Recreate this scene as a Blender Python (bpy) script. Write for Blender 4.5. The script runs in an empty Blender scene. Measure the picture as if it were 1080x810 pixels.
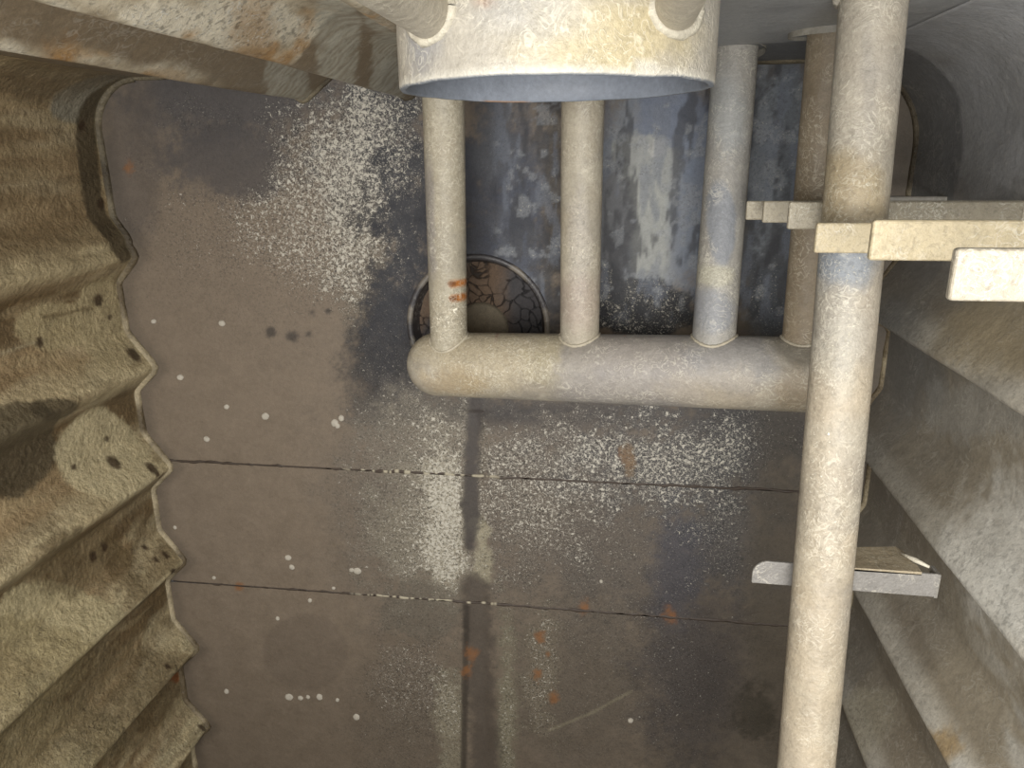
import bpy, math, random
import numpy as np
from mathutils import Matrix, Vector
random.seed(4); RS = np.random.RandomState(7)
SC = bpy.context.scene; COL = SC.collection

# ------------------------------------------------------------------ camera
H = 2.7                                   # camera height above the tank floor
F = 780.0
dn = np.array([115, 240, -780.0]); dn /= np.linalg.norm(dn)      # world down seen from the camera
ax = np.array([7.1, -.237, 1.0]); ax -= dn * ax.dot(dn); ax /= np.linalg.norm(ax)
ay = np.cross(-dn, ax)
cam_d = bpy.data.cameras.new('camera'); cam = bpy.data.objects.new('camera', cam_d); COL.objects.link(cam)
cam_d.sensor_fit = 'HORIZONTAL'; cam_d.sensor_width = 36; cam_d.lens = F / 1080 * 36
cam_d.clip_start = .01
Rm = Matrix([list(ax), list(ay), list(-dn)])                     # rows: world axes in camera space
cam.matrix_world = Matrix.Translation((0, 0, H)) @ Rm.to_4x4()
SC.camera = cam

# ------------------------------------------------------------------ light and exposure
SC.view_settings.view_transform = 'Standard'; SC.view_settings.look = 'None'
SC.view_settings.gamma = 1; SC.view_settings.use_curve_mapping = False
SC.view_settings.exposure = -.08
wd = bpy.data.worlds.new('sky'); SC.world = wd; wd.use_nodes = True
wn = wd.node_tree.nodes; wn['Background'].inputs[0].default_value = (.88, .94, 1, 1)
wn['Background'].inputs[1].default_value = 1.0
def area(name, loc, size, sy, energy, col, aim):
    l = bpy.data.lights.new(name, 'AREA'); l.shape = 'RECTANGLE'; l.size = size; l.size_y = sy
    l.energy = energy; l.color = col
    o = bpy.data.objects.new(name, l); COL.objects.link(o); o.location = loc
    o.rotation_euler = (Vector(aim) - Vector(loc)).to_track_quat('-Z', 'Y').to_euler()
    return o
area('hatch_daylight', (-.1, -.25, H + 1.6), 1.7, 1.5, 215, (1, .965, .91), (-.3, -.9, 0))
HATCH = (-1.3, .95, -1.7, .13)            # opening in the roof around the camera

# ------------------------------------------------------------------ pixel <-> place
def ray(px, py):
    r = np.array([(px - 540) / F, (405 - py) / F, -1.0]); q = r.dot(dn)
    return r.dot(ax) / q, r.dot(ay) / q
def at(px, py, D):
    x, y = ray(px, py); return np.array([x * D, y * D, H - D])
FD = H
def ch_floor(px, py): return at(px, py, FD)[:2]
def ch_depth(D): return lambda px, py: at(px, py, D)[:2]
def ch_side(X):
    def f(px, py):
        x, y = ray(px, py); D = X / x; return np.array([y * D, H - D])
    return f
def ch_back(Y):
    def f(px, py):
        x, y = ray(px, py); D = Y / y; return np.array([x * D, H - D])
    return f

# ------------------------------------------------------------------ noise and painting in numpy
TAB = RS.rand(256, 256)
def vn(u, v):
    iu = np.floor(u).astype(int); iv = np.floor(v).astype(int); fu = u - iu; fv = v - iv
    fu = fu * fu * (3 - 2 * fu); fv = fv * fv * (3 - 2 * fv)
    g = lambda a, b: TAB[a & 255, b & 255]
    return (g(iu, iv) * (1 - fu) + g(iu + 1, iv) * fu) * (1 - fv) + (g(iu, iv + 1) * (1 - fu) + g(iu + 1, iv + 1) * fu) * fv
def fbm(u, v, s, o=4, off=0):
    t = 0; a = .5; n = 0
    for k in range(o):
        t = t + a * vn(u * s + 17.3 * k + off, v * s + 9.7 * k + off * 1.7); n += a; a *= .5; s *= 2.03
    return t / n
def lin(c):
    c = np.array(c, float) / 255
    return np.where(c <= .04045, c / 12.92, ((c + .055) / 1.055) ** 2.4)
def sstep(a, b, x):
    t = np.clip((x - a) / (b - a + 1e-9), 0, 1); return t * t * (3 - 2 * t)
class Paint:
    """lays stains and painted light on a surface: each stroke is an ellipse, box or line in the surface's own metres"""
    def __init__(s, u, v, base, K=1.0):
        s.u, s.v, s.K = u, v, K
        s.c = np.tile(lin(base) * K, (len(u), 1)); s.s = np.zeros(len(u))
        s.n1 = fbm(u, v, 9, 4) - .5; s.n2 = fbm(u, v, 40, 3, 5) - .5; s.n3 = fbm(u, v, 130, 2, 15) - .5
    def m(s, d, soft, rough):
        d = d + (s.n1 * 1.5 + s.n2 * 1.0 + s.n3 * .6) * rough
        return 1 - sstep(1 - soft, 1 + soft, d)
    def put(s, m, col, spk):
        if col is not None and col[2] > col[0]: q = sum(col) / 3; col = tuple(q + (x - q) * .72 for x in col)
        if col is not None: s.c += (lin(col) * s.K - s.c) * m[:, None]
        if spk is not None: s.s += (spk - s.s) * m
    def ell(s, ch, px, py, rx, ry, col=None, a=1, soft=.3, rough=.5, spk=None):
        c = ch(px, py); hx = ch(px + rx, py) - ch(px - rx, py); hy = ch(px, py + ry) - ch(px, py - ry)
        A = np.array([hx / 2, hy / 2]).T; B = np.linalg.inv(A)
        p = np.stack([s.u - c[0], s.v - c[1]]); q = B @ p
        s.put(s.m(np.hypot(q[0], q[1]), soft, rough) * a, col, spk)
    def line(s, ch, pts, w, col=None, a=1, soft=.5, rough=.3, spk=None):
        P = [ch(*p) for p in pts]; d = np.full(len(s.u), 1e9)
        for p, q in zip(P, P[1:]):
            e = q - p; t = np.clip(((s.u - p[0]) * e[0] + (s.v - p[1]) * e[1]) / (e @ e), 0, 1)
            d = np.minimum(d, np.hypot(s.u - p[0] - t * e[0], s.v - p[1] - t * e[1]))
        s.put(s.m(d / w, soft, rough) * a, col, spk)
    def where(s, m, col=None, spk=None): s.put(m, col, spk)

# ------------------------------------------------------------------ materials
def surface(name, rough=.7, spk_col=(200, 195, 180), scale=75, bump=.5, bscale=60, stretch=(1, 1, 1),
            grain=.22, fleck=.0, metal=0.0, K=1.0, distort=1.2, dist=.004, pit=1.0):
    m = bpy.data.materials.new(name); m.use_nodes = True; nt = m.node_tree; N = nt.nodes; L = nt.links
    b = N['Principled BSDF']; b.inputs['Metallic'].default_value = metal
    def n(t, **k):
        x = N.new(t)
        for a, v in k.items(): setattr(x, a, v)
        return x
    tc = n('ShaderNodeTexCoord'); mp = n('ShaderNodeMapping'); mp.inputs['Scale'].default_value = stretch
    L.new(tc.outputs['Object'], mp.inputs[0]); V = mp.outputs[0]
    ac = n('ShaderNodeAttribute'); ac.attribute_name = 'Col'
    as_ = n('ShaderNodeAttribute'); as_.attribute_name = 'Spk'
    def noise(s, d=3, r=.6, dis=0):
        x = n('ShaderNodeTexNoise'); x.inputs['Scale'].default_value = s; x.inputs['Detail'].default_value = d
        x.inputs['Roughness'].default_value = r; x.inputs['Distortion'].default_value = dis; L.new(V, x.inputs['Vector']); return x.outputs['Fac']
    def math_(op, a, c, clamp=False):
        x = n('ShaderNodeMath'); x.operation = op; x.use_clamp = clamp
        for i, q in enumerate((a, c)):
            if isinstance(q, (int, float)): x.inputs[i].default_value = q
            else: L.new(q, x.inputs[i])
        return x.outputs[0]
    g1 = noise(11, 6, .68); g2 = noise(bscale * 3.2, 3, .7); g3 = noise(48, 4, .7, .6)
    gr = math_('ADD', math_('MULTIPLY', math_('SUBTRACT', g1, .5), grain * 3.0), math_('MULTIPLY', math_('SUBTRACT', g2, .5), grain * 3.2))
    gr = math_('ADD', gr, math_('MULTIPLY', math_('SUBTRACT', g3, .5), grain * 3.0))
    gm = math_('ADD', gr, 1.0)
    mul = n('ShaderNodeVectorMath'); mul.operation = 'SCALE'; L.new(ac.outputs['Color'], mul.inputs[0]); L.new(gm, mul.inputs['Scale'])
    sp = noise(scale, 5, .66, distort)                         # chips appear where density passes the noise
    thr = math_('SUBTRACT', .765, math_('MULTIPLY', as_.outputs['Fac'], .40))
    sf = math_('MULTIPLY', math_('SUBTRACT', sp, thr), 11, True)
    sf = math_('MULTIPLY', sf, math_('MULTIPLY', as_.outputs['Fac'], 5, True))
    # finer dust of the same deposit and the dark pits between the chips
    sp2 = noise(scale * 2.6, 2, .6); d2 = math_('MULTIPLY', math_('SUBTRACT', sp2, math_('SUBTRACT', .74, math_('MULTIPLY', as_.outputs['Fac'], .34))), 7, True)
    sf = math_('MAXIMUM', sf, math_('MULTIPLY', math_('MULTIPLY', d2, .65), math_('MULTIPLY', as_.outputs['Fac'], 3, True)))
    dk = math_('MULTIPLY', math_('SUBTRACT', math_('SUBTRACT', .47, math_('MULTIPLY', as_.outputs['Fac'], -.04)), noise(scale * 1.3, 3, .6, .5)), 9, True)
    dk = math_('MULTIPLY', dk, math_('MULTIPLY', as_.outputs['Fac'], pit, True))
    m2 = n('ShaderNodeVectorMath'); m2.operation = 'SCALE'; L.new(mul.outputs[0], m2.inputs[0]); L.new(math_('SUBTRACT', 1, dk), m2.inputs['Scale']); mul = m2
    if fleck > 0:                                              # thin curly scratches and scale flecks
        w = noise(bscale * .55, 1.5, .5, 2.2)
        rd = math_('SUBTRACT', 1, math_('MULTIPLY', math_('ABSOLUTE', math_('SUBTRACT', w, .5), 0), 22), True)
        pt = math_('MULTIPLY', math_('SUBTRACT', noise(9, 3), .44), 7, True)
        sf = math_('MAXIMUM', sf, math_('MULTIPLY', math_('MULTIPLY', rd, pt), fleck))
    mx = n('ShaderNodeMix'); mx.data_type = 'RGBA'; L.new(sf, mx.inputs[0]); L.new(mul.outputs[0], mx.inputs[6])
    mx.inputs[7].default_value = (*(lin(spk_col) * K), 1)
    L.new(mx.outputs[2], b.inputs['Base Color'])
    rr = math_('ADD', math_('MULTIPLY', math_('SUBTRACT', g1, .5), .5), rough, True); L.new(rr, b.inputs['Roughness'])
    hb = math_('ADD', math_('ADD', noise(bscale, 5, .7), math_('MULTIPLY', noise(9, 3), 1.6)), math_('MULTIPLY', sf, .35))
    bp = n('ShaderNodeBump'); bp.inputs['Strength'].default_value = bump; bp.inputs['Distance'].default_value = dist
    L.new(hb, bp.inputs['Height']); L.new(bp.outputs[0], b.inputs['Normal'])
    return m
M_floor = surface('stained_floor_steel', rough=.62, spk_col=(200, 195, 182), scale=80, bump=.35, bscale=90, grain=.17, K=.82, distort=.7)
M_wall = surface('tan_coated_steel', rough=.5, spk_col=(82, 66, 42), scale=55, bump=1.0, bscale=48, dist=.010, grain=.32, distort=1.0, pit=.5)
M_grey = surface('grey_coated_steel', rough=.5, spk_col=(205, 202, 192), scale=60, bump=.5, bscale=34, grain=.17, fleck=.22)
M_pipe = surface('limed_pipe_steel', rough=.5, spk_col=(232, 226, 208), scale=70, bump=.8, bscale=55, grain=.15, fleck=.32, distort=1.0, pit=.5)
M_rung = surface('limed_rung_steel', rough=.45, spk_col=(232, 228, 215), scale=90, bump=.7, bscale=75, grain=.14, fleck=.5)
M_bore = surface('dull_grey_bore', rough=.6, bump=.4, bscale=40, grain=.15)
M_mud = surface('cracked_dry_mud', rough=.8, spk_col=(150, 135, 115), scale=70, bump=.6, bscale=60, grain=.3)

# ------------------------------------------------------------------ mesh helpers
def link(name, verts, faces, mat, parent=None, smooth=True, col=None, spk=None):
    me = bpy.data.meshes.new(name); verts = np.asarray(verts, float)
    me.from_pydata(verts.tolist(), [], [list(map(int, f)) for f in faces] if not isinstance(faces, np.ndarray) else faces.tolist())
    me.update()
    if smooth: me.polygons.foreach_set('use_smooth', [True] * len(me.polygons))
    n = len(verts)
    if col is None: col = (160, 152, 138)
    if not isinstance(col, np.ndarray) or col.ndim == 1: col = np.tile(lin(col), (n, 1))
    a = me.color_attributes.new('Col', 'FLOAT_COLOR', 'POINT')
    a.data.foreach_set('color', np.concatenate([np.clip(col, 0, 1), np.ones((n, 1))], 1).astype(np.float32).ravel())
    s = me.attributes.new('Spk', 'FLOAT', 'POINT'); s.data.foreach_set('value', (np.zeros(n) if spk is None else np.asarray(spk)).astype(np.float32))
    me.materials.append(mat)
    o = bpy.data.objects.new(name, me); COL.objects.link(o)
    if parent is not None: o.parent = parent
    return o
def empty(name, loc=(0, 0, 0)):
    o = bpy.data.objects.new(name, None); COL.objects.link(o); o.location = loc; o.empty_display_size = .1; return o
def tag(o, label, cat, group=None):
    o['label'] = label; o['category'] = cat
    if group: o['group'] = group
    return o
def child_at(o, root):
    o.matrix_parent_inverse = Matrix.Translation(-Vector(root.location)); return o
def grid_faces(nu, nv, wrap=False):
    i = np.arange(nu - 1)[:, None]; j = np.arange(nv if wrap else nv - 1)[None, :]
    j2 = (j + 1) % nv
    a = i * nv + j; b = i * nv + j2; c = (i + 1) * nv + j2; d = (i + 1) * nv + j
    return np.stack([a, b, c, d], -1).reshape(-1, 4)
def frame_of(d):
    d = d / np.linalg.norm(d); up = np.array([0, 0, 1.0]) if abs(d[2]) < .9 else np.array([0, 1.0, 0])
    s = np.cross(up, d); s /= np.linalg.norm(s); return s, np.cross(d, s)
def loft(path, radii, nseg=64, caps=(False, False)):
    """round sweep along path, one radius per point"""
    path = np.asarray(path, float); V = []
    for k, p in enumerate(path):
        d = path[min(k + 1, len(path) - 1)] - path[max(k - 1, 0)]; s, t = frame_of(d)
        a = np.linspace(0, 2 * math.pi, nseg, endpoint=False)
        V.append(p + radii[k] * (np.outer(np.cos(a), s) + np.outer(np.sin(a), t)))
    V = np.concatenate(V); Fs = grid_faces(len(path), nseg, True).tolist()
    if caps[0]: Fs.append(list(range(nseg))[::-1])
    if caps[1]: Fs.append(list(range(len(V) - nseg, len(V))))
    return V, Fs
def tube_path(p, q, step): 
    p = np.array(p, float); q = np.array(q, float); n = max(2, int(np.linalg.norm(q - p) / step))
    return p + (q - p) * np.linspace(0, 1, n)[:, None]
def box_mesh(lo, hi, r=.004, seg=3, skew=None):
    import bmesh
    bm = bmesh.new(); bmesh.ops.create_cube(bm, size=1)
    lo = np.array(lo); hi = np.array(hi)
    for v in bm.verts: v.co = Vector([(lo[i] + hi[i]) / 2 + v.co[i] * (hi[i] - lo[i]) for i in range(3)])
    bmesh.ops.bevel(bm, geom=bm.edges[:], offset=r, segments=seg, affect='EDGES', profile=.5)
    V = np.array([v.co[:] for v in bm.verts]); bm.verts.index_update(); Fs = [[v.index for v in f.verts] for f in bm.faces]; bm.free()
    return V, Fs

# ------------------------------------------------------------------ plan outline of the tank
def ridge(t, amp, a, b, r=.022):
    """inward bulge of a corrugation; t = distance from its crest, flanks a (towards +) and b (towards -)"""
    f = np.where(t > 0, 1 - (t / a), 1 + (t / b))
    return amp * np.clip(f, 0, 1)
def smooth(arr, k):
    if k < 2: return arr
    w = np.hanning(k + 2)[1:-1]; w /= w.sum(); p = np.pad(arr, (k, k), 'edge'); return np.convolve(p, w, 'same')[k:-k]
YB = .293; YF = -3.7; XL = -1.975; XR = .955
ys = np.arange(YF, .08, .0095)
tl = [-.357, -.815, -1.258, -1.712, -2.172, -2.62, -3.07]
xl = np.full_like(ys, XL) - .00 + (-.012) * np.clip(-(ys + 1.4), 0, 3)
xl = np.where(ys > -.3, XL + .022, xl)
bump = np.zeros_like(ys)
for t in tl: bump = np.maximum(bump, ridge(ys - t, .098 if t > -.5 else .108, .15, .10))
xl = smooth(xl + bump, 5)
tr = [-.53, -1.0, -1.46, -1.90, -2.36, -2.82, -3.28]
bump = np.zeros_like(ys)
for t in tr: bump = np.maximum(bump, ridge(ys - t, .115, .19, .055))
xr = smooth(XR - bump, 4)
RL, RR = .19, .27                                                   # corner radii
def arc(cx, cy, r, a0, a1, n=26):
    a = np.radians(np.linspace(a0, a1, n)); return np.stack([cx + r * np.cos(a), cy + r * np.sin(a)], 1)
xs = np.arange(xl[-1] + RL, xr[-1] - RR, .0095)
tb = [-1.135, -.752, -.37, .005]
bump = np.zeros_like(xs)
for t in tb: bump = np.maximum(bump, ridge(xs - t, .10, .13, .11))
yb = smooth(YB - bump, 5)
left_plan = np.stack([xl, ys], 1)
yc_l = .08
cl_ = arc(xl[-1] + RL, YB - RL, RL, 180, 90); cr_ = arc(xr[-1] - RR, YB - RR, RR, 90, 0)
gapL = np.stack([np.full(4, xl[-1]), np.linspace(ys[-1], YB - RL, 6)[1:-1]], 1)
gapR = np.stack([np.full(4, xr[-1]), np.linspace(ys[-1], YB - RR, 6)[1:-1]], 1)
back_plan = np.concatenate([cl_[-1:], np.stack([xs, yb], 1)[1:-1], cr_[:1]])
left_plan = np.concatenate([left_plan, gapL, cl_])
k_ = ys < YB - RR; right_plan = np.concatenate([np.stack([xr, ys], 1)[k_], cr_[::-1]])[::-1]
TOP = H + .16
def wall(name, plan, chart, painter, mat, dz=.018, flare=0):
    zs = np.arange(-.02, TOP, dz); n = len(plan)
    V = np.zeros((len(zs), n, 3)); V[:, :, 0] = plan[:, 0]; V[:, :, 1] = plan[:, 1]; V[:, :, 2] = zs[:, None]
    wob = (fbm(V[..., 2] * 1.0, V[..., 0] + V[..., 1], 2.2, 3, 3) - .5) * .012
    fd = np.clip(np.minimum(np.arange(n), np.arange(n)[::-1]) / 25, 0, 1)[None]; wob = wob * fd
    V[:, :, 0] += wob * (1 if chart == 'y' else 0); V[:, :, 1] += wob * (0 if chart == 'y' else 1)
    V = V.reshape(-1, 3)
    u = V[:, 1] if chart == 'y' else V[:, 0]
    P = painter(u, V[:, 2], V)
    o = link(name, V, grid_faces(len(zs), n), mat, col=P.c, spk=P.s); o['kind'] = 'structure'
    sm = o.modifiers.new('steel_thickness', 'SOLIDIFY'); sm.thickness = .008; sm.offset = -1
    return o

# ---- left wall: tan, with pale and dark tide marks on the ridges
def paint_left(u, v, V):
    P = Paint(u, v, (182, 158, 120), .68); c = ch_side(-1.93)
    n = fbm(u * 3, v * .7, 2.0, 4, 2); P.where(sstep(.45, .7, n) * .55, (150, 130, 98))
    n = fbm(u * 5, v * .8, 3.0, 4, 8); P.where(sstep(.5, .72, n) * .6, (200, 184, 150))
    # lower zone where the liquid stood: more chalky and pitted
    edge = .28 + .10 * np.sin(u * 14 + .6) + P.n1 * .14
    P.where((1 - sstep(edge - .01, edge + .02, v)) * (1 - sstep(-.55, -.35, u)) * .6, (200, 188, 154), .22)
    # light and shade of the ridges painted in: crests pale with scale, troughs brown
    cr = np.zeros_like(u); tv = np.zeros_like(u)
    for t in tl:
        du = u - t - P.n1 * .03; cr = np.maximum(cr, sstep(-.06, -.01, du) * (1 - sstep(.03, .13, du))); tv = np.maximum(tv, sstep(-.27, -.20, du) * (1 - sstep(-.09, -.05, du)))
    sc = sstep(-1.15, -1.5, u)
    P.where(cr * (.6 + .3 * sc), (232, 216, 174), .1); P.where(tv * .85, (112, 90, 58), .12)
    n = fbm(u, v * .7, 16, 4, 61); P.where(sstep(.5, .6, n) * sc * (cr * .6 + .25), (206, 194, 158), .42); P.where((1 - sstep(.38, .46, n)) * sc * .5, (112, 94, 62), .35)
    n = fbm(u * 8, v * .8, 4, 4, 71); P.where(sstep(.52, .62, n) * .35, (136, 114, 80)); P.where((1 - sstep(.38, .45, n)) * .3, (204, 186, 146))
    P.ell(c, 88, 105, 34, 26, (160, 155, 138), .9, .08, .15, .1)              # pale drip by the corner
    P.line(c, [(112, 84), (98, 110), (97, 150), (104, 210), (120, 262)], .055, (96, 84, 62), .95, .12, .05)
    P.ell(c, 40, 80, 70, 30, (112, 96, 70), .6, .3, .3)
    P.ell(c, 20, 475, 55, 50, (92, 82, 62), .85, .06, .18)                    # dark oval
    P.ell(c, 50, 432, 26, 12, (88, 78, 58), .8, .08, .15)
    P.ell(c, 118, 480, 42, 48, (226, 212, 172), .9, .06, .12, .14)           # pale oval on third ridge
    P.ell(c, 75, 345, 42, 25, (208, 192, 150), .75, .1, .2, .15)
    P.ell(c, 118, 340, 25, 50, (206, 190, 150), .8, .1, .2, .15)
    P.ell(c, 70, 655, 55, 40, (220, 206, 164), .85, .06, .2, .14)
    P.ell(c, 40, 700, 70, 45, (186, 170, 128), .7, .1, .3, .35)
    P.ell(c, 100, 590, 50, 38, (120, 102, 70), .6, .2, .5, .3)
    P.ell(c, 60, 780, 90, 40, (170, 156, 118), .6, .2, .5, .5)
    P.ell(c, 140, 730, 60, 60, (132, 116, 84), .55, .2, .5, .5)
    P.line(c, [(0, 378), (60, 358)], .006, (198, 184, 150), .7, .5, .1)
    P.line(c, [(60, 335), (110, 325)], .006, (110, 90, 56), .6, .5, .1)
    for px, py, r in [(115, 317, 6), (127, 335, 2.5), (138, 374, 6), (159, 390, 3), (153, 272, 4), (125, 488, 6), (151, 493, 5), (90, 493, 3), (153, 500, 2.5), (160, 502, 2.5),
                      (55, 361, 5), (171, 585, 3), (163, 590, 2.5), (171, 603, 4), (160, 578, 2.5), (109, 588, 5), (121, 578, 4), (172, 702, 2.5), (207, 767, 3), (92, 133, 5), (113, 215, 5), (124, 463, 3)]:
        P.ell(c, px, py, r * .8, r * 1.2, (66, 46, 26), .9, .25, .1)
    P.line(c, [(182, 712), (200, 716)], .02, (150, 84, 34), .8, .5, .5)
    P.where((1 - sstep(.0, .028, v)) * .8, (200, 190, 160))
    return P
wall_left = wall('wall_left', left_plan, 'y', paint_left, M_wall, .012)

def paint_back(u, v, V):
    P = Paint(u, v, (142, 133, 118)); c = ch_back(.25)
    L = 1 - sstep(-.4, .0, u)
    P.where(L * .9, (150, 136, 112)); P.where((1 - L), (152, 154, 156))
    n = fbm(u * 4, v * .8, 2.6, 4, 12); P.where(sstep(.5, .7, n) * .4 * (1 - L), (160, 160, 158), .1)
    # upper part: chalky and bright down to a rounded tide line, brown and smooth below it
    zb = c(333, 45)[1]; dB = v - zb - .10 * ((u + .80) / .2) ** 2 + P.n1 * .02
    isB = sstep(-.93, -.90, u) * L; crA = sstep(-1.20, -1.15, u + P.n1 * .02) * (1 - sstep(-1.12, -1.085, u + P.n1 * .05))
    up = sstep(-.004, .004, dB) * isB + (1 - isB) * crA * sstep(.55, .9, v + P.n1 * .6) * L
    P.where((1 - up) * L * .9, (118, 104, 84), .0)  # also puts the neighbouring ridge's shade into the flank of ridge A
    n = fbm(u * 3, v * 1.2, 7, 5, 12)
    P.where(up * .85, (186, 174, 150), .25); P.where(up * sstep(.46, .60, n) * .9, (214, 206, 186), .5); P.where(up * (1 - sstep(.36, .46, n)) * .6, (128, 112, 90), .3)
    n = fbm(u * 3, v * 1.5, 5, 4, 31); P.where(sstep(.58, .70, n) * up * .75, (166, 126, 72))
    P.ell(c, 262, 32, 26, 22, (156, 118, 68), .6, .5, .8); P.ell(c, 45, 40, 26, 12, (134, 96, 50), .6, .5, .9)
    st = .5 + .5 * np.sin(v * 260 + P.n1 * 30 + u * 40)                       # rippled pale scale near the foot of the ridges
    for px, py, rx, ry in ((357, 52, 24, 26), (300, 88, 26, 12), (410, 78, 20, 20), (400, 28, 18, 30)):
        a_ = P.c.copy(); s_ = P.s.copy(); P.ell(c, px, py, rx, ry, (180, 178, 164), .85, .1, .25, .1)
        P.c = a_ + (P.c - a_) * (.35 + .65 * st[:, None]); P.s = s_
    # wet tide mark low down, higher towards the right
    h = .10 + .34 * sstep(-.2, .5, u) + P.n1 * .04
    P.where((1 - sstep(h - .008, h + .008, v)) * .8 * (1 - L), (98, 98, 98))
    P.where((1 - sstep(.0, .025, v)) * .6, (140, 136, 126))
    return P
wall_back = wall('wall_back', back_plan, 'x', paint_back, M_grey, .014)

def paint_right(u, v, V):
    P = Paint(u, v, (146, 137, 120)); c = ch_side(.9)
    F_ = sstep(-.45, -.15, u); P.where(F_, (176, 178, 182))  # flat panel paled towards grey-blue, haze painted into its colour
    n = fbm(u * 3, v * .8, 2.6, 4, 22); P.where(sstep(.46, .7, n) * .5, (120, 108, 90))
    crest = sstep(.90, .865, V[:, 0]); P.where(crest * (1 - F_) * .7, (206, 201, 188), .30)
    n = fbm(u * 4, v, 3.5, 4, 41); P.where(sstep(.52, .66, n) * sstep(.7, 1.2, v) * (1 - F_) * .55, (196, 194, 186), .2)
    h = .34 + P.n1 * .06; P.where((1 - sstep(h - .01, h + .01, v)) * (.7 * F_ + .2), (106, 110, 116))
    P.where((1 - sstep(.3, 1.15, v + P.n1 * .5)) * .45, (104, 102, 98))  # tide stain plus the dimming towards the floor, painted in
    P.ell(c, 1060, 590, 60, 90, (214, 212, 204), .75, .6, .7, .3); P.ell(c, 1050, 345, 60, 45, (166, 152, 124), .7, .5, .6)  # sunlit white painted on a ridge face, then a tan patch
    P.ell(c, 930, 370, 45, 60, (104, 106, 106), .6, .4, .5)
    P.ell(c, 1000, 430, 60, 30, (150, 148, 142), .6, .3, .5, .1)
    P.ell(c, 915, 770, 18, 45, (160, 154, 136), .6, .3, .5, .35)
    P.ell(c, 1010, 790, 14, 22, (158, 128, 74), .7, .3, .5)
    P.where((1 - sstep(.0, .02, v)) * .5, (150, 146, 134))
    return P
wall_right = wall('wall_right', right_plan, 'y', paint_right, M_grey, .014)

# plain far end and roof (outside the picture)
V, Fs = box_mesh((XL - .3, YF - .02, -.02), (XR + .3, YF, TOP), .002, 1)
wf = link('wall_front', V, Fs, M_grey, smooth=False, col=(140, 134, 122)); wf['kind'] = 'structure'
def roof():
    x0, x1, y0, y1 = HATCH; X0, X1, Y0, Y1 = XL - .32, XR + .3, YF - .02, YB + .3; V = []; Fs = []
    for lo, hi in (((X0, Y0), (X1, y0)), ((X0, y1), (X1, Y1)), ((X0, y0), (x0, y1)), ((x1, y0), (X1, y1))):
        v, f = box_mesh((*lo, TOP), (*hi, TOP + .01), .001, 1); Fs += [[i + len(V) for i in q] for q in f]; V += v.tolist()
    o = link('ceiling', V, Fs, M_grey, smooth=False, col=(150, 144, 132)); o['kind'] = 'structure'
roof()

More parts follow.
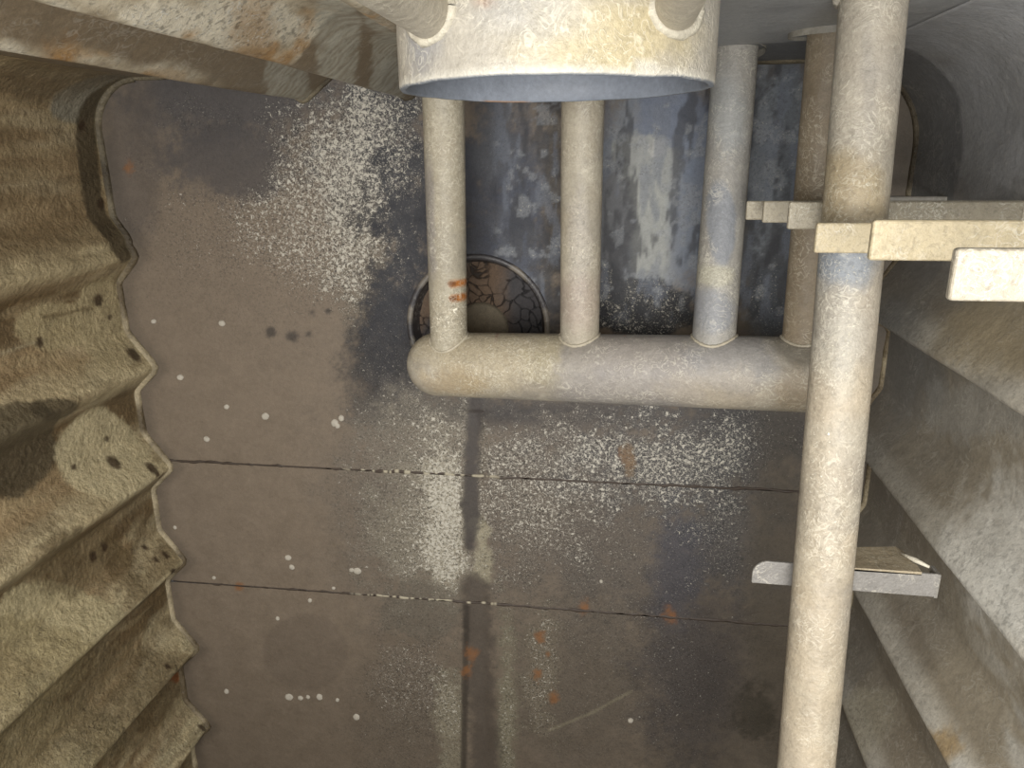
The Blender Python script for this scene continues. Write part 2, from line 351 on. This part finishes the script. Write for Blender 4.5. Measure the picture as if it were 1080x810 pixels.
# ------------------------------------------------------------------ floor
V, Fs = box_mesh((XL - .3, YF, -.2), (XR + .2, YB + .05, -.14), .002, 1)
floor = link('floor', V, Fs, M_grey, smooth=False, col=(90, 84, 76)); floor['kind'] = 'structure'
SC_, SR = np.array([-.517, -.614]), .262                            # drain sump centre and radius
def inside_x(y):      # plan limits at y, with a little tuck under the walls
    return np.interp(y, ys, xl), np.interp(y, ys, xr)
def paint_floor(u, v):
    P = Paint(u, v, (134, 120, 104), .66); c = ch_floor; e = lambda *a, **k: P.ell(c, *a, **k)
    P.where(sstep(-1.9, -2.6, v) * .35, (108, 96, 82))  # fall-off of light partly painted in, floor darker to the far end
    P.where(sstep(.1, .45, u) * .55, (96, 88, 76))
    # grey-blue film along the end wall
    e(250, 95, 130, 60, (82, 80, 84), .85, .5, .5); e(250, 165, 70, 45, (84, 80, 80), .8, .3, .5)
    e(140, 170, 32, 90, (100, 92, 86), .6, .3, .3)
    # chips, densest in a band that runs down towards the sump
    e(300, 235, 150, 120, None, 1, .5, .5, spk=.36); e(350, 200, 95, 120, None, 1, .5, .5, spk=.62)
    e(395, 150, 60, 95, (80, 84, 92), .7, .5, .8, spk=.82); e(390, 280, 40, 75, (120, 112, 98), .6, .5, .8, spk=.78)
    e(230, 165, 55, 38, None, .95, .35, .5, spk=.12); e(210, 120, 45, 20, None, .6, .4, .6, spk=.42)
    e(255, 330, 60, 40, None, .8, .5, .8, spk=.16)
    # blue-black floor round the drain and below the manifold
    e(430, 240, 34, 160, (58, 60, 70), .85, .5, .9, spk=.58)
    e(415, 385, 50, 64, (28, 28, 38), .95, .45, .5, spk=.30); e(405, 345, 22, 80, (36, 37, 48), .7, .4, .6, spk=.28)
    e(505, 300, 105, 150, (38, 40, 52), .95, .35, .7, spk=.22)
    e(560, 437, 160, 18, (34, 35, 46), .9, .6, .5, spk=.15); e(780, 455, 90, 40, (56, 56, 62), .7, .5, .6, spk=.3)
    # between the risers
    e(535, 190, 50, 110, (62, 68, 86), .8, .4, .6, spk=.12); e(520, 140, 22, 50, (86, 90, 100), .7, .5, .8, spk=.2)
    e(550, 235, 26, 60, (72, 82, 106), .6, .5, .8, spk=.25); e(585, 200, 14, 120, (66, 58, 48), .7, .5, .5, spk=.3)
    e(690, 210, 60, 130, (134, 142, 154), .95, .2, .3); e(712, 135, 45, 60, (104, 118, 146), .9, .25, .3)
    e(680, 180, 38, 40, (168, 170, 166), .9, .12, .3); e(685, 250, 22, 62, (176, 178, 172), .8, .3, .3)
    e(645, 235, 22, 60, (104, 106, 112), .95, .12, .4, spk=.1); e(730, 230, 20, 90, (118, 132, 156), .7, .5, .4)
    e(680, 325, 60, 32, (34, 37, 46), .97, .12, .4, spk=.52); e(640, 312, 16, 34, (50, 53, 62), .9, .2, .5, spk=.55)
    e(693, 157, 10, 10, (190, 190, 186), .8, .15, .1)
    e(815, 200, 42, 160, (64, 70, 80), .95, .4, .3, spk=.2); e(805, 160, 14, 90, (142, 152, 164), .75, .5, .9, spk=.25)
    e(835, 130, 14, 60, (116, 126, 138), .6, .5, .9, spk=.2); e(815, 320, 30, 36, (70, 78, 90), .8, .4, .6, spk=.42)
    # the same vertical streaks that run down from the wall between the risers
    zone = sstep(-.47, -.42, u) * (1 - sstep(.62, .7, u)) * sstep(-.62, -.5, v)
    n = fbm(u * 3.2, v * .9, 7, 5, 44); P.where(zone * sstep(.53, .63, n) * .55, (112, 122, 142), .25); P.where(zone * (1 - sstep(.36, .45, n)) * .7, (42, 44, 54), .12)
    n = fbm(u, v, 26, 4, 51); P.where(zone * sstep(.60, .68, n) * .5, (150, 156, 164), .5)
    # granular scale over the whole middle of the floor
    g = dict(soft=.7, rough=.5)
    e(440, 530, 85, 110, (116, 108, 98), .8, spk=.60, **g); e(565, 530, 80, 100, (108, 100, 92), .8, spk=.62, **g)
    e(650, 560, 90, 110, (98, 91, 84), .7, spk=.46, **g); e(440, 740, 60, 90, (110, 100, 88), .7, spk=.52, **g)
    e(620, 720, 110, 100, (96, 88, 78), .7, spk=.38, **g); e(740, 720, 60, 110, (80, 74, 70), .6, spk=.38, **g)
    # chalky belt below the manifold
    e(460, 470, 62, 44, (140, 132, 118), .7, .6, .9, spk=.62); e(452, 560, 50, 75, (144, 136, 120), .8, .6, .9, spk=.62)
    e(468, 555, 24, 75, (172, 164, 144), .85, .5, .9, spk=.80); e(560, 520, 60, 70, (118, 108, 96), .6, .6, .8, spk=.66)
    e(400, 500, 36, 110, None, .6, .6, .6, spk=.34)
    e(640, 480, 120, 40, (110, 102, 94), .6, .6, .9, spk=.58); e(650, 600, 60, 30, (104, 97, 90), .4, .6, .9)
    e(730, 490, 110, 55, (80, 80, 84), .7, .6, .8, spk=.74); e(765, 560, 44, 66, (84, 84, 88), .6, .6, .8, spk=.62)
    e(715, 600, 26, 60, (74, 76, 92), .7, .5, .5); e(725, 690, 50, 100, (70, 65, 66), .5, .6, .6, spk=.34)
    e(822, 640, 34, 190, (88, 80, 68), .7, .4, .4, spk=.2); e(795, 752, 22, 26, (64, 58, 46), .7, .4, .8, spk=.2)
    e(442, 645, 42, 34, (112, 104, 92), .7, .12, .3, spk=.30); e(432, 715, 38, 45, None, .9, .5, .7, spk=.46)
    e(475, 770, 14, 60, (156, 148, 126), .7, .5, 1, spk=.6); e(534, 750, 10, 80, (140, 134, 112), .7, .5, 1, spk=.6)
    e(420, 800, 60, 40, None, .6, .5, .7, spk=.3); e(572, 700, 18, 60, (128, 118, 100), .6, .5, .9, spk=.62)
    P.line(c, [(507, 560), (510, 605)], .042, (172, 164, 140), .85, .3, 1, spk=.45)
    # dark trail in the crease of the floor
    P.line(c, [(503, 425), (497, 480), (496, 575)], .030, (70, 64, 62), .85, .4, .7, spk=0.1)
    P.line(c, [(500, 620), (508, 700), (512, 815)], .062, (88, 79, 70), .8, .35, .6, spk=.1)
    P.line(c, [(492, 640), (489, 815)], .014, (58, 50, 42), .8, .5, .4, spk=.1)
    # round watermark, rust bleeding, trails
    e(322, 688, 45, 40, (108, 96, 84), .4, .06, .05)
    for px, py, r in [(497, 690, 8), (617, 640, 6), (585, 737, 6), (567, 711, 5), (570, 672, 5), (492, 705, 6), (708, 650, 7), (578, 690, 2.5), (663, 487, 6), (661, 478, 6), (135, 178, 5), (252, 618, 4)]:
        e(px, py, r * .8, r, (150, 100, 56), .75, .7, 1.6, spk=0)
    P.line(c, [(662, 470), (664, 500)], .02, (132, 112, 88), .8, .3, 1.2, spk=.5)
    P.line(c, [(580, 770), (625, 752), (665, 730)], .007, (142, 134, 112), .6, .6, .6)
    for px, py, r in [(308, 356, 6), (285, 352, 5), (325, 352, 4), (330, 330, 5), (345, 328, 4)]: e(px, py, r, r, (60, 54, 50), .8, .5, 1)
    # floor darker along the wall bead
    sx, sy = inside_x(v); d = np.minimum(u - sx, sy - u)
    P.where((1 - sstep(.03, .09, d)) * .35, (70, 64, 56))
    return P
def plate(y0, y1, hole=False, dx=.0085):
    nx = int((XR + .1 - (XL - .15)) / dx); ny = max(8, int((y1 - y0) / dx))
    u, v = np.meshgrid(np.linspace(XL - .15, XR + .1, nx), np.linspace(y0, y1, ny), indexing='ij')
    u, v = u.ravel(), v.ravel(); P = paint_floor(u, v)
    z = (fbm(u, v, 1.6, 3, 4) - .5) * .010 - .006 * np.exp(-((u + .53) / .03) ** 2) * (v < -.95)
    if hole:
        r = np.hypot(u - SC_[0], v - SC_[1]); z = np.where(r < SR + .05, z * sstep(SR, SR + .05, r), z)
    F4 = grid_faces(nx, ny)
    if hole:
        k = r[F4].min(1) > SR - .004; F4 = F4[k]
    V = np.stack([u, v, z], 1)
    return link('floor_plate', V, F4, M_floor, floor, col=P.c, spk=P.s)
S1, S2 = -1.228, -1.820
plate(S1 + .004, YB + .02, True, .0072); plate(S2 + .004, S1 - .004); plate(-2.95, S2 - .004, dx=.0085); plate(YF, -2.95 - .0, dx=.03)
# weld seams: broken, lumpy beads lying in the joints
def seam(y, x0, x1, w):
    n = int((x1 - x0) / .008); x = np.linspace(x0, x1, n)
    j = fbm(x, x * 0 + y, 30, 4) - .5; r = w * (.55 + 1.5 * np.clip(fbm(x, x * 0 + y, 18, 3, 9) - .35, 0, 1))
    V, Fs = loft(np.stack([x, y + j * .012, np.full(n, -.004)], 1), r, 8, (True, True))
    t = sstep(.52, .56, np.repeat(fbm(x, x * 0 + y, 60, 3, 3), 8)) * sstep(-1.2, -.95, V[:, 0]) * (1 - sstep(-.5, -.4, V[:, 0])) * .8
    col = lin((62, 52, 44))[None] * (1 - t[:, None]) + lin((180, 172, 150))[None] * t[:, None]
    return link('weld_seam', V, Fs, M_floor, floor, col=col)
seam(S1, XL + .05, XR - .05, .0085); seam(S2, XL + .03, XR - .05, .0085)
# chalky drops dried on the floor: low domed discs
def drop(px, py, r):
    p = at(px, py, FD); R = r / F * FD * .97; V = [[p[0], p[1], .0062]]; n = 16
    ph = random.random() * 6
    for k, (q, z) in enumerate(((.6, .0058), (.88, .004), (1, -.004))):
        for a in range(n):
            t = a / n * 2 * math.pi; w = 1 + .07 * math.sin(2 * t + ph) + .04 * math.sin(5 * t + ph)
            V.append([p[0] + R * q * w * math.cos(t), p[1] + R * q * w * math.sin(t), z])
    Fs = [[0, 1 + a, 1 + (a + 1) % n] for a in range(n)]
    for k in range(2):
        b = 1 + k * n; Fs += [[b + a, b + n + a, b + n + (a + 1) % n, b + (a + 1) % n] for a in range(n)]
    link('dried_drop', V, Fs, M_drop, floor, col=(170, 164, 152))
M_drop = surface('chalk_deposit', rough=.8, bump=.3, bscale=200, grain=.15)
for a in [(190, 398, 4), (162, 339, 3), (234, 341, 4), (239, 429, 3.5), (280, 439, 5), (218, 463, 4), (353, 446, 5), (360, 441, 4), (356, 449, 3.5), (304, 588, 4.5), (308, 598, 4), (377, 602, 5.5), (371, 601, 3.5),
          (226, 609, 3), (352, 620, 2.6), (327, 633, 3.2), (293, 652, 3.2), (185, 556, 3), (239, 729, 4), (305, 735, 6), (317, 736, 4), (325, 735, 3.2), (337, 735, 5), (356, 738, 3), (376, 756, 5.5), (665, 760, 3.6), (343, 305, 3), (634, 613, 2.4)]:
    drop(*a)

# weld beads where the walls stand on the floor
def bead(plan, parent, r=.017):
    q = plan[::2]; tg = np.gradient(q, axis=0); nrm = np.stack([-tg[:, 1], tg[:, 0]], 1); nrm /= np.linalg.norm(nrm, axis=1)[:, None]
    s = np.cumsum(np.hypot(*tg.T)); rr = r * (.8 + .5 * (fbm(s, s * 0, 12, 3, 2)))
    V, Fs = loft(np.stack([q[:, 0], q[:, 1], np.full(len(q), .002)], 1), rr, 10)
    n = np.repeat(fbm(s, s * 0, 8, 3, 6), 10)[:, None]
    n = sstep(.35, .65, n); col = lin((158, 146, 120))[None] * n + lin((92, 80, 60))[None] * (1 - n)
    col = col * (1 - .55 * sstep(-.45, -.25, V[:, 1]))[:, None]
    return link('weld_bead', V, Fs, M_wall, parent, col=col)
bead(left_plan, wall_left, .015); bead(np.concatenate([left_plan[-4:], back_plan]), wall_back, .010); bead(right_plan, wall_right, .012)

# ------------------------------------------------------------------ drain sump
def sump():
    root = empty('drain_sump', (SC_[0], SC_[1], -.10))
    tag(root, 'round sunken floor drain filled with cracked dark mud, behind the pipe manifold', 'drain')
    n = 96; a = np.linspace(0, 2 * math.pi, n, endpoint=False)
    prof = [(SR + .014, -.004), (SR + .014, .004), (SR + .008, .009), (SR - .002, .009), (SR - .008, .003), (SR - .008, -.02)]
    def spin(prof): 
        V = np.array([[SC_[0] + r * math.cos(t), SC_[1] + r * math.sin(t), z] for r, z in prof for t in a]); return V, grid_faces(len(prof), n, True)
    V, Fs = spin(prof); nn = fbm(V[:, 0], V[:, 1], 14, 3)[:, None]
    o = link('rim', V, Fs, M_grey, root, col=lin((112, 106, 98)) * sstep(.46, .62, nn) + lin((60, 58, 60)) * (1 - sstep(.42, .6, nn))); child_at(o, root)
    V, Fs = spin([(SR - .008, .0), (SR - .012, -.03), (SR - .03, -.075), (SR - .04, -.1)]); o = link('basin_wall', V, Fs, M_grey, root, col=(52, 48, 48)); child_at(o, root)
    # mud bed with real cracks
    m = 150; r = np.linspace(0, SR - .02, 110); th = np.linspace(0, 2 * math.pi, 480, endpoint=False)
    Rg, Tg = np.meshgrid(r, th, indexing='ij'); x = (Rg * np.cos(Tg)).ravel(); y = (Rg * np.sin(Tg)).ravel()
    pts = RS.uniform(-.28, .28, (190, 2)); xw = x + (fbm(x, y, 22, 3) - .5) * .03; yw = y + (fbm(x, y, 22, 3, 9) - .5) * .03
    d = np.sqrt((xw[:, None] - pts[:, 0]) ** 2 + (yw[:, None] - pts[:, 1]) ** 2); d.sort(axis=1); g = d[:, 1] - d[:, 0]
    crack = (1 - sstep(.001, .0042, g)) * sstep(.3, .5, fbm(x, y, 12, 2, 7)); z = -.058 + .006 * fbm(x, y, 30, 3) - .012 * crack
    V = np.stack([x + SC_[0], y + SC_[1], z], 1)
    b = sstep(.4, .65, fbm(x, y, 6, 3, 2))[:, None] * (1 - sstep(.05, .16, x))[:, None]
    col = (lin((86, 70, 56)) * b + lin((52, 50, 52)) * (1 - b)) * (1 - .75 * crack[:, None])
    o = link('cracked_mud', V, grid_faces(110, 480, True), M_mud, root, col=col); child_at(o, root); o['kind'] = 'stuff'
    c = np.array([SC_[0] + .005, SC_[1] - .02]); V = [[c[0], c[1], -.034]]; n2 = 48
    for q, z in ((.05, -.035), (.095, -.037), (.104, -.041), (.106, -.07)):
        V += [[c[0] + q * math.cos(t), c[1] + q * math.sin(t), z] for t in np.linspace(0, 2 * math.pi, n2, endpoint=False)]
    Fs = [[0, 1 + i, 1 + (i + 1) % n2] for i in range(n2)]
    for k in range(3): Fs += [[1 + k * n2 + i, 1 + (k + 1) * n2 + i, 1 + (k + 1) * n2 + (i + 1) % n2, 1 + k * n2 + (i + 1) % n2] for i in range(n2)]
    o = link('centre_disc', V, Fs, M_mud, root, col=(96, 88, 74)); child_at(o, root)
sump()

# ------------------------------------------------------------------ pipe manifold
PB = (176, 166, 148)
def pipe_mesh(p, q, r, step=.01, nseg=72): return loft(tube_path(p, q, step), np.full(max(2, int(np.linalg.norm(np.array(q) - p) / step)), r), nseg)
def paint_pipe(V, fn, base=PB):
    P = Paint(V[:, 0], V[:, 1], base, .74); P.s[:] = .16; n = fbm(V[:, 0], V[:, 1], 6, 4, 11); P.where(sstep(.45, .65, n) * .5, (150, 146, 140), .06); n = fbm(V[:, 0], V[:, 1], 14, 4, 21); P.where(sstep(.50, .62, n) * .5, (196, 188, 170), .32)
    fn(P); return P
def manifold():
    root = empty('pipe_manifold', tuple(at(460, 384, 2.3) - np.array([0, 0, .12])))
    tag(root, 'fat header pipe with domed end and four thinner pipes running to the end wall', 'pipe')
    A = at(463, 384, 2.36); B = at(868, 395.5, 2.12); r0 = .1085; d = (B - A) / np.linalg.norm(B - A)
    path = []; rad = []
    for t in np.linspace(.02, 1, 14): a = t * math.pi / 2; path.append(A - d * .108 * math.cos(a)); rad.append(r0 * math.sin(a))
    for p in tube_path(A, B, .008)[1:]: path.append(p); rad.append(r0)
    for t in np.linspace(1, .05, 8): a = t * math.pi / 2; path.append(B + d * .05 * math.cos(a)); rad.append(r0 * math.sin(a))
    V, Fs = loft(path, rad, 96, (True, True)); c = ch_depth(2.13)
    def fh(P):
        P.ell(c, 500, 380, 80, 40, (186, 174, 148), .8, .4, .5, spk=.42); P.ell(c, 590, 385, 36, 30, (180, 170, 142), .7, .4, .6, spk=.42)
        P.ell(c, 660, 400, 80, 70, (154, 149, 146), .75, .15, .2, spk=.05); P.ell(c, 770, 375, 50, 32, (146, 146, 150), .7, .25, .3)
        P.ell(c, 760, 410, 60, 25, (172, 162, 146), .6, .4, .5, spk=.25); P.ell(c, 835, 360, 22, 20, (130, 124, 112), .7, .3, .4)
        P.ell(c, 830, 405, 22, 25, (166, 148, 120), .6, .4, .4); P.ell(c, 465, 415, 40, 18, (176, 152, 112), .4, .4, .5)
        for px, py in ((542, 350), (660, 354)): P.line(c, [(px, py - 5), (px - 1, py + 5)], .007, (160, 84, 26), .95, .4, .3, spk=0)
        P.ell(c, 515, 362, 3, 10, (150, 120, 104), .7, .4, .5)
    P = paint_pipe(V, fh); child_at(link('header_pipe', V, Fs, M_pipe, root, col=P.c, spk=P.s), root)
    ris = [((474, 380, 2.33), (467, 75, 2.2), .0605, 0), ((611, 375, 2.26), (615, 72, 2.22), .0605, 1), ((751, 380, 2.175), (776.5, 45, 2.36), .0625, 2), ((845, 380, 2.14), (877, 36, 2.1), .057, 3)]
    for (a, b, r, k) in ris:
        p = at(*a); q = at(*b); q = p + (q - p) * ((YB + .03 - p[1]) / (q[1] - p[1]))
        V, Fs = pipe_mesh(p, q, r, .006, 80); c = ch_depth(a[2] - r * .9)
        def fr(P):
            if k == 0:
                P.where(np.ones(len(P.u)) * .4, (186, 178, 154), .34)
                for y in (297, 313): P.line(c, [(480, y), (492, y)], .010, (186, 112, 34), .95, .6, .5, spk=0); P.ell(c, 480, y, 4, 2.5, (96, 60, 30), .8, .5, .3)
                P.ell(c, 458, 230, 7, 60, (140, 136, 140), .5, .4, .5); P.ell(c, 474, 335, 25, 25, None, 1, .4, .4, spk=.5)
            if k == 1:
                P.where(np.ones(len(P.u)) * .3, (188, 180, 160), .16); P.ell(c, 611, 265, 14, 60, (184, 176, 164), .7, .3, .5, spk=.5); P.ell(c, 611, 320, 25, 30, (176, 160, 148), .6, .4, .4)
            if k == 2:
                P.where(np.ones(len(P.u)) * .6, (156, 158, 158), .05); P.ell(c, 765, 240, 16, 45, (138, 144, 154), .85, .15, .2); P.ell(c, 757, 295, 22, 12, (186, 182, 164), .9, .3, .4, spk=.35)
                P.ell(c, 752, 330, 26, 24, (142, 146, 154), .8, .3, .3); P.ell(c, 772, 110, 22, 50, (160, 164, 164), .7, .4, .4)
            if k == 3: P.where(np.ones(len(P.u)) * .8, (146, 130, 106), .04)
        P = paint_pipe(V, fr); child_at(link('riser_pipe', V, Fs, M_pipe, root, col=P.c, spk=P.s), root)
        # fillet weld where the riser meets the header, collar where it enters the wall
        u = (q - p) / np.linalg.norm(q - p); s, t = frame_of(u); ring = []; n = 64
        for i in range(n + 1):
            a_ = i / n * 2 * math.pi; w = s * math.cos(a_) + t * math.sin(a_)
            o_ = p + w * (r + .001) - A; oa = o_ - d * (o_ @ d); ua = u - d * (u @ d)      # where this line leaves the header
            qa = ua @ ua; qb = oa @ ua; qc = oa @ oa - (r0 + .001) ** 2; disc = max(qb * qb - qa * qc, 0)
            ring.append(p + w * (r + .001) + u * ((-qb + math.sqrt(disc)) / qa))
        V, Fs = loft(ring, np.full(n + 1, .0045) * (.8 + .5 * RS.rand(n + 1)), 8); child_at(link('weld_collar', V, Fs, M_pipe, root, col=(166, 158, 140)), root)
        if k >= 2:
            w0 = p + u * ((YB - .012 - p[1]) / u[1]); w1 = w0 + u * .02
            V, Fs = loft([w0, w0, w1], [r, r + (.045 if k == 3 else .02), r + (.045 if k == 3 else .02)], 64); child_at(link('wall_flange', V, Fs, M_grey, root, smooth=False, col=(140, 136, 126)), root)
manifold()

# ------------------------------------------------------------------ long pipe across the front
def long_pipe():
    r = .0605; p = at(921, 3, 1.62); q = at(848, 830, 1.42); d = (p - q) / np.linalg.norm(p - q)
    p = p + d * ((YB + .02 - p[1]) / d[1]); q = q - d * .5
    root = empty('long_pipe', tuple(q - np.array([0, 0, r])))
    tag(root, 'long pale scaly pipe running the full height of the view, in front of the manifold', 'pipe')
    V, Fs = pipe_mesh(q, p, r, .008, 80); c = ch_depth(1.45)
    def fp(P):
        P.where(sstep(-.3, -.1, P.v) * .5, (178, 172, 160), .25)
        P.ell(c, 900, 205, 45, 40, (176, 158, 122), .7, .4, .5, spk=.40); P.ell(c, 893, 285, 45, 28, (138, 148, 160), .9, .4, .4, spk=.40)
        P.ell(c, 888, 350, 30, 50, (172, 168, 158), .6, .5, .5, spk=.46); P.ell(c, 870, 520, 26, 90, (182, 170, 150), .6, .5, .5, spk=.48)
        P.ell(c, 880, 220, 4, 60, (120, 100, 80), .0); P.ell(c, 855, 700, 30, 120, (188, 174, 150), .6, .5, .4, spk=.2)
        P.ell(c, 935, 75, 8, 60, (156, 150, 140), .5, .4, .4)
    P = paint_pipe(V, fp, (184, 172, 152)); child_at(link('pipe_body', V, Fs, M_pipe, root, col=P.c, spk=P.s), root)
    n = 64; s, t = frame_of(d); w0 = p - d * .03
    ring = [w0 + (s * math.cos(i / n * 2 * math.pi) + t * math.sin(i / n * 2 * math.pi)) * (r + .002) for i in range(n + 1)]
    V, Fs = loft(ring, .009 * (.7 + .6 * RS.rand(n + 1)), 8); child_at(link('wall_weld', V, Fs, M_pipe, root, col=(160, 154, 142)), root)
    # angle bracket that carries it
    br = empty('pipe_bracket', tuple(at(900, 612, 1.56)))
    tag(br, 'steel angle bracket with a rounded left end crossing under the long pipe', 'bracket')
    T = 1.545; y0 = at(900, 598, T)[1]; y1 = at(900, 622, T)[1]; xa = at(794, 600, T)[0]; xb = at(990, 612, T)[0]; z = H - T
    th = .008; R = .034; out = [(xa, y1)] + [(xb, y1 - .006), (xb, y0 - .006)] + [(xa + R - R * math.sin(a), y0 - R + R * math.cos(a)) for a in np.linspace(0, math.pi / 2, 9)]
    m = len(out); V = [[x, y, z] for x, y in out] + [[x, y, z - th] for x, y in out]
    Fs = [list(range(m)), list(range(2 * m - 1, m - 1, -1))] + [[i, m + i, m + (i + 1) % m, (i + 1) % m] for i in range(m)]
    fl = link('flange', V, Fs, M_pipe, br, smooth=False, col=(122, 119, 115)); child_at(fl, br)
    bv = fl.modifiers.new('worn_edges', 'BEVEL'); bv.width = .0025; bv.segments = 2
    x0 = at(868, 600, T)[0]; x1 = at(973, 600, T)[0]; dp = .11
    out = [(x0, z), (x1, z), (x1 + .0, z - .03), (x1 - .012, z - .05), (x1 + .004, z - .06), (x1 - .018, z - dp), (x0, z - dp * .75)]
    m = len(out); V = [[x, y0 - .002, zz] for x, zz in out] + [[x, y0 - .010, zz] for x, zz in out]
    Fs = [list(range(m)), list(range(2 * m - 1, m - 1, -1))] + [[i, m + i, m + (i + 1) % m, (i + 1) % m] for i in range(m)]
    child_at(link('web', V, Fs, M_pipe, br, smooth=False, col=(150, 138, 116)), br)
    V, Fs = box_mesh((xb - .004, y1 - .008, z - .04), (xb + .004, y0 - .006, z + .001), .002, 2); child_at(link('end_lip', V, Fs, M_pipe, br, smooth=False, col=(120, 117, 112)), br)
    V, Fs = loft([np.array([x1 - .02, y0 + .004, z - .07]), np.array([x1 + .0, y0 + .004, z - .04]), np.array([x1 + .02, y0 + .003, z - .015])], [.003, .006, .003], 10, (True, True)); child_at(link('weld_lump', V, Fs, M_pipe, br, col=(186, 180, 164)), br)
long_pipe()

# ------------------------------------------------------------------ big pipe overhead with its hangers
def big_pipe():
    R = .234; Xc = -.102; zc = H - 1.2; y0 = .096; y1 = .62; n = 128
    root = empty('large_pipe', (Xc, y0, zc - R))
    tag(root, 'very wide open-ended pale pipe hanging at the top, above the thinner pipes', 'pipe')
    prof = [(R - .012, YB + .2)] + [(R - .012, y) for y in np.linspace(YB + .15, y0 + .003, 14)] + [(R - .009, y0), (R - .002, y0)] + [(R, y) for y in np.linspace(y0 + .003, YB + .2, 40)]
    a = np.linspace(0, 2 * math.pi, n, endpoint=False); V = []
    for k, (r, y) in enumerate(prof):
        for t in a:
            w = (fbm(np.array([t * 2.0]), np.array([.5]), 1.5, 3)[0] - .5) * .006 if y < y0 + .02 else 0
            V.append([Xc + r * math.cos(t), y + w, zc + r * math.sin(t)])
    V = np.array(V); out = np.arange(len(V)) >= 17 * n
    P = Paint(V[:, 0], V[:, 1], (178, 172, 160), .84); c = ch_depth(1.0)
    P.ell(c, 640, 40, 110, 40, (190, 176, 138), .8, .5, .5, spk=.38); P.ell(c, 440, 40, 30, 40, (132, 134, 142), .7, .5, .6, spk=.12)  # warm bounced sunlight painted onto the pipe's right side
    P.ell(c, 560, 20, 60, 30, (176, 174, 170), .6, .5, .5, spk=.2); P.ell(c, 512, 3, 12, 8, (170, 130, 104), .5, .5, .7)
    P.where((V[:, 1] < y0 + .012) * (V[:, 2] > zc) * .8, (206, 202, 190))
    low = (V[:, 2] < zc - .02) & (V[:, 1] < y0 + .02); nn = fbm(V[:, 0], V[:, 2] * 0, 14, 3, 4)
    P.where((~out) * 1.0, (118, 128, 142), .0)
    P.where(low * sstep(.44, .52, nn) * (1 - sstep(-.12, -.04, V[:, 0])) * .9, (150, 112, 74), 0)
    P.s[low] = 0; P.c[:15 * n] = lin((118, 124, 134)) * .84; kb = 15; Fq = grid_faces(len(prof), n, True)
    child_at(link('pipe_shell', V[kb * n:], grid_faces(len(prof) - kb, n, True), M_pipe, root, col=P.c[kb * n:], spk=P.s[kb * n:]), root)
    child_at(link('pipe_bore', V[:(kb + 1) * n], grid_faces(kb + 1, n, True), M_bore, root, col=P.c[:(kb + 1) * n]), root)
    # hangers up to the roof
    for px, py, r in ((447, 8, .034), (716, 2, .028)):
        b = at(px, py, 1.0); dx = b[0] - Xc; zt = zc + math.sqrt(R * R - dx * dx); k = 24
        zs = np.linspace(zt - .02, TOP + .004, 60); V, Fs = loft(np.stack([np.full(60, b[0]), np.full(60, b[1]), zs], 1), np.full(60, r), 48)
        P = Paint(V[:, 0] + V[:, 1], V[:, 2], (176, 168, 152))
        child_at(link('hanger_post', V, Fs, M_pipe, root, col=P.c, spk=P.s + .15), root)
        ring = []
        for i in range(k + 1):
            t = i / k * 2 * math.pi; x = b[0] + (r + .002) * math.cos(t); ring.append((x, b[1] + (r + .002) * math.sin(t), zc + math.sqrt(R * R - (x - Xc) ** 2)))
        V, Fs = loft(ring, .007 * (.7 + .6 * RS.rand(k + 1)), 8); child_at(link('hanger_weld', V, Fs, M_pipe, root, col=(180, 174, 158)), root)
big_pipe()

# ------------------------------------------------------------------ ladder rungs on the right wall
def ladder():
    root = empty('rung_ladder', (XR - .02, -.13, H - 2.2))
    tag(root, 'ladder of flat pale steel rungs sticking out from the right wall, seen from above', 'ladder')
    for (px, pt, pb, D, xend) in [(1010, 262, 318, .83, XR), (922, 232, 275, 1.09, XR), (862, 235, 267, 1.40, XR), (833, 213, 242, 1.64, .80), (806, 212, 235, 1.91, XR), (788, 212, 232, 2.02, XR)]:
        a = at(px, pt, D); b = at(px, pb, D); h = a[1] - b[1]
        lo = (a[0], b[1], a[2] - .014); hi = (xend, a[1], a[2])
        V, Fs = box_mesh(lo, hi, .0045, 3)
        # subdivide along the rung for the stains
        P = Paint(V[:, 0], V[:, 1], (176, 163, 134) if D < 1.5 else (150, 142, 124))
        if D < 1: P.where(np.ones(len(V)), (166, 158, 142))
        child_at(link('rung', V, Fs, M_rung, root, smooth=False, col=P.c, spk=np.full(len(V), .2)), root)
    a = at(870, 203, 2.4); b = at(1000, 213, 2.4)
    V, Fs = box_mesh((a[0], b[1], a[2] - .03), (b[0], a[1] - .012, a[2]), .004, 2)
    child_at(link('rung', V, Fs, M_rung, root, smooth=False, col=(132, 128, 120)), root)
ladder()
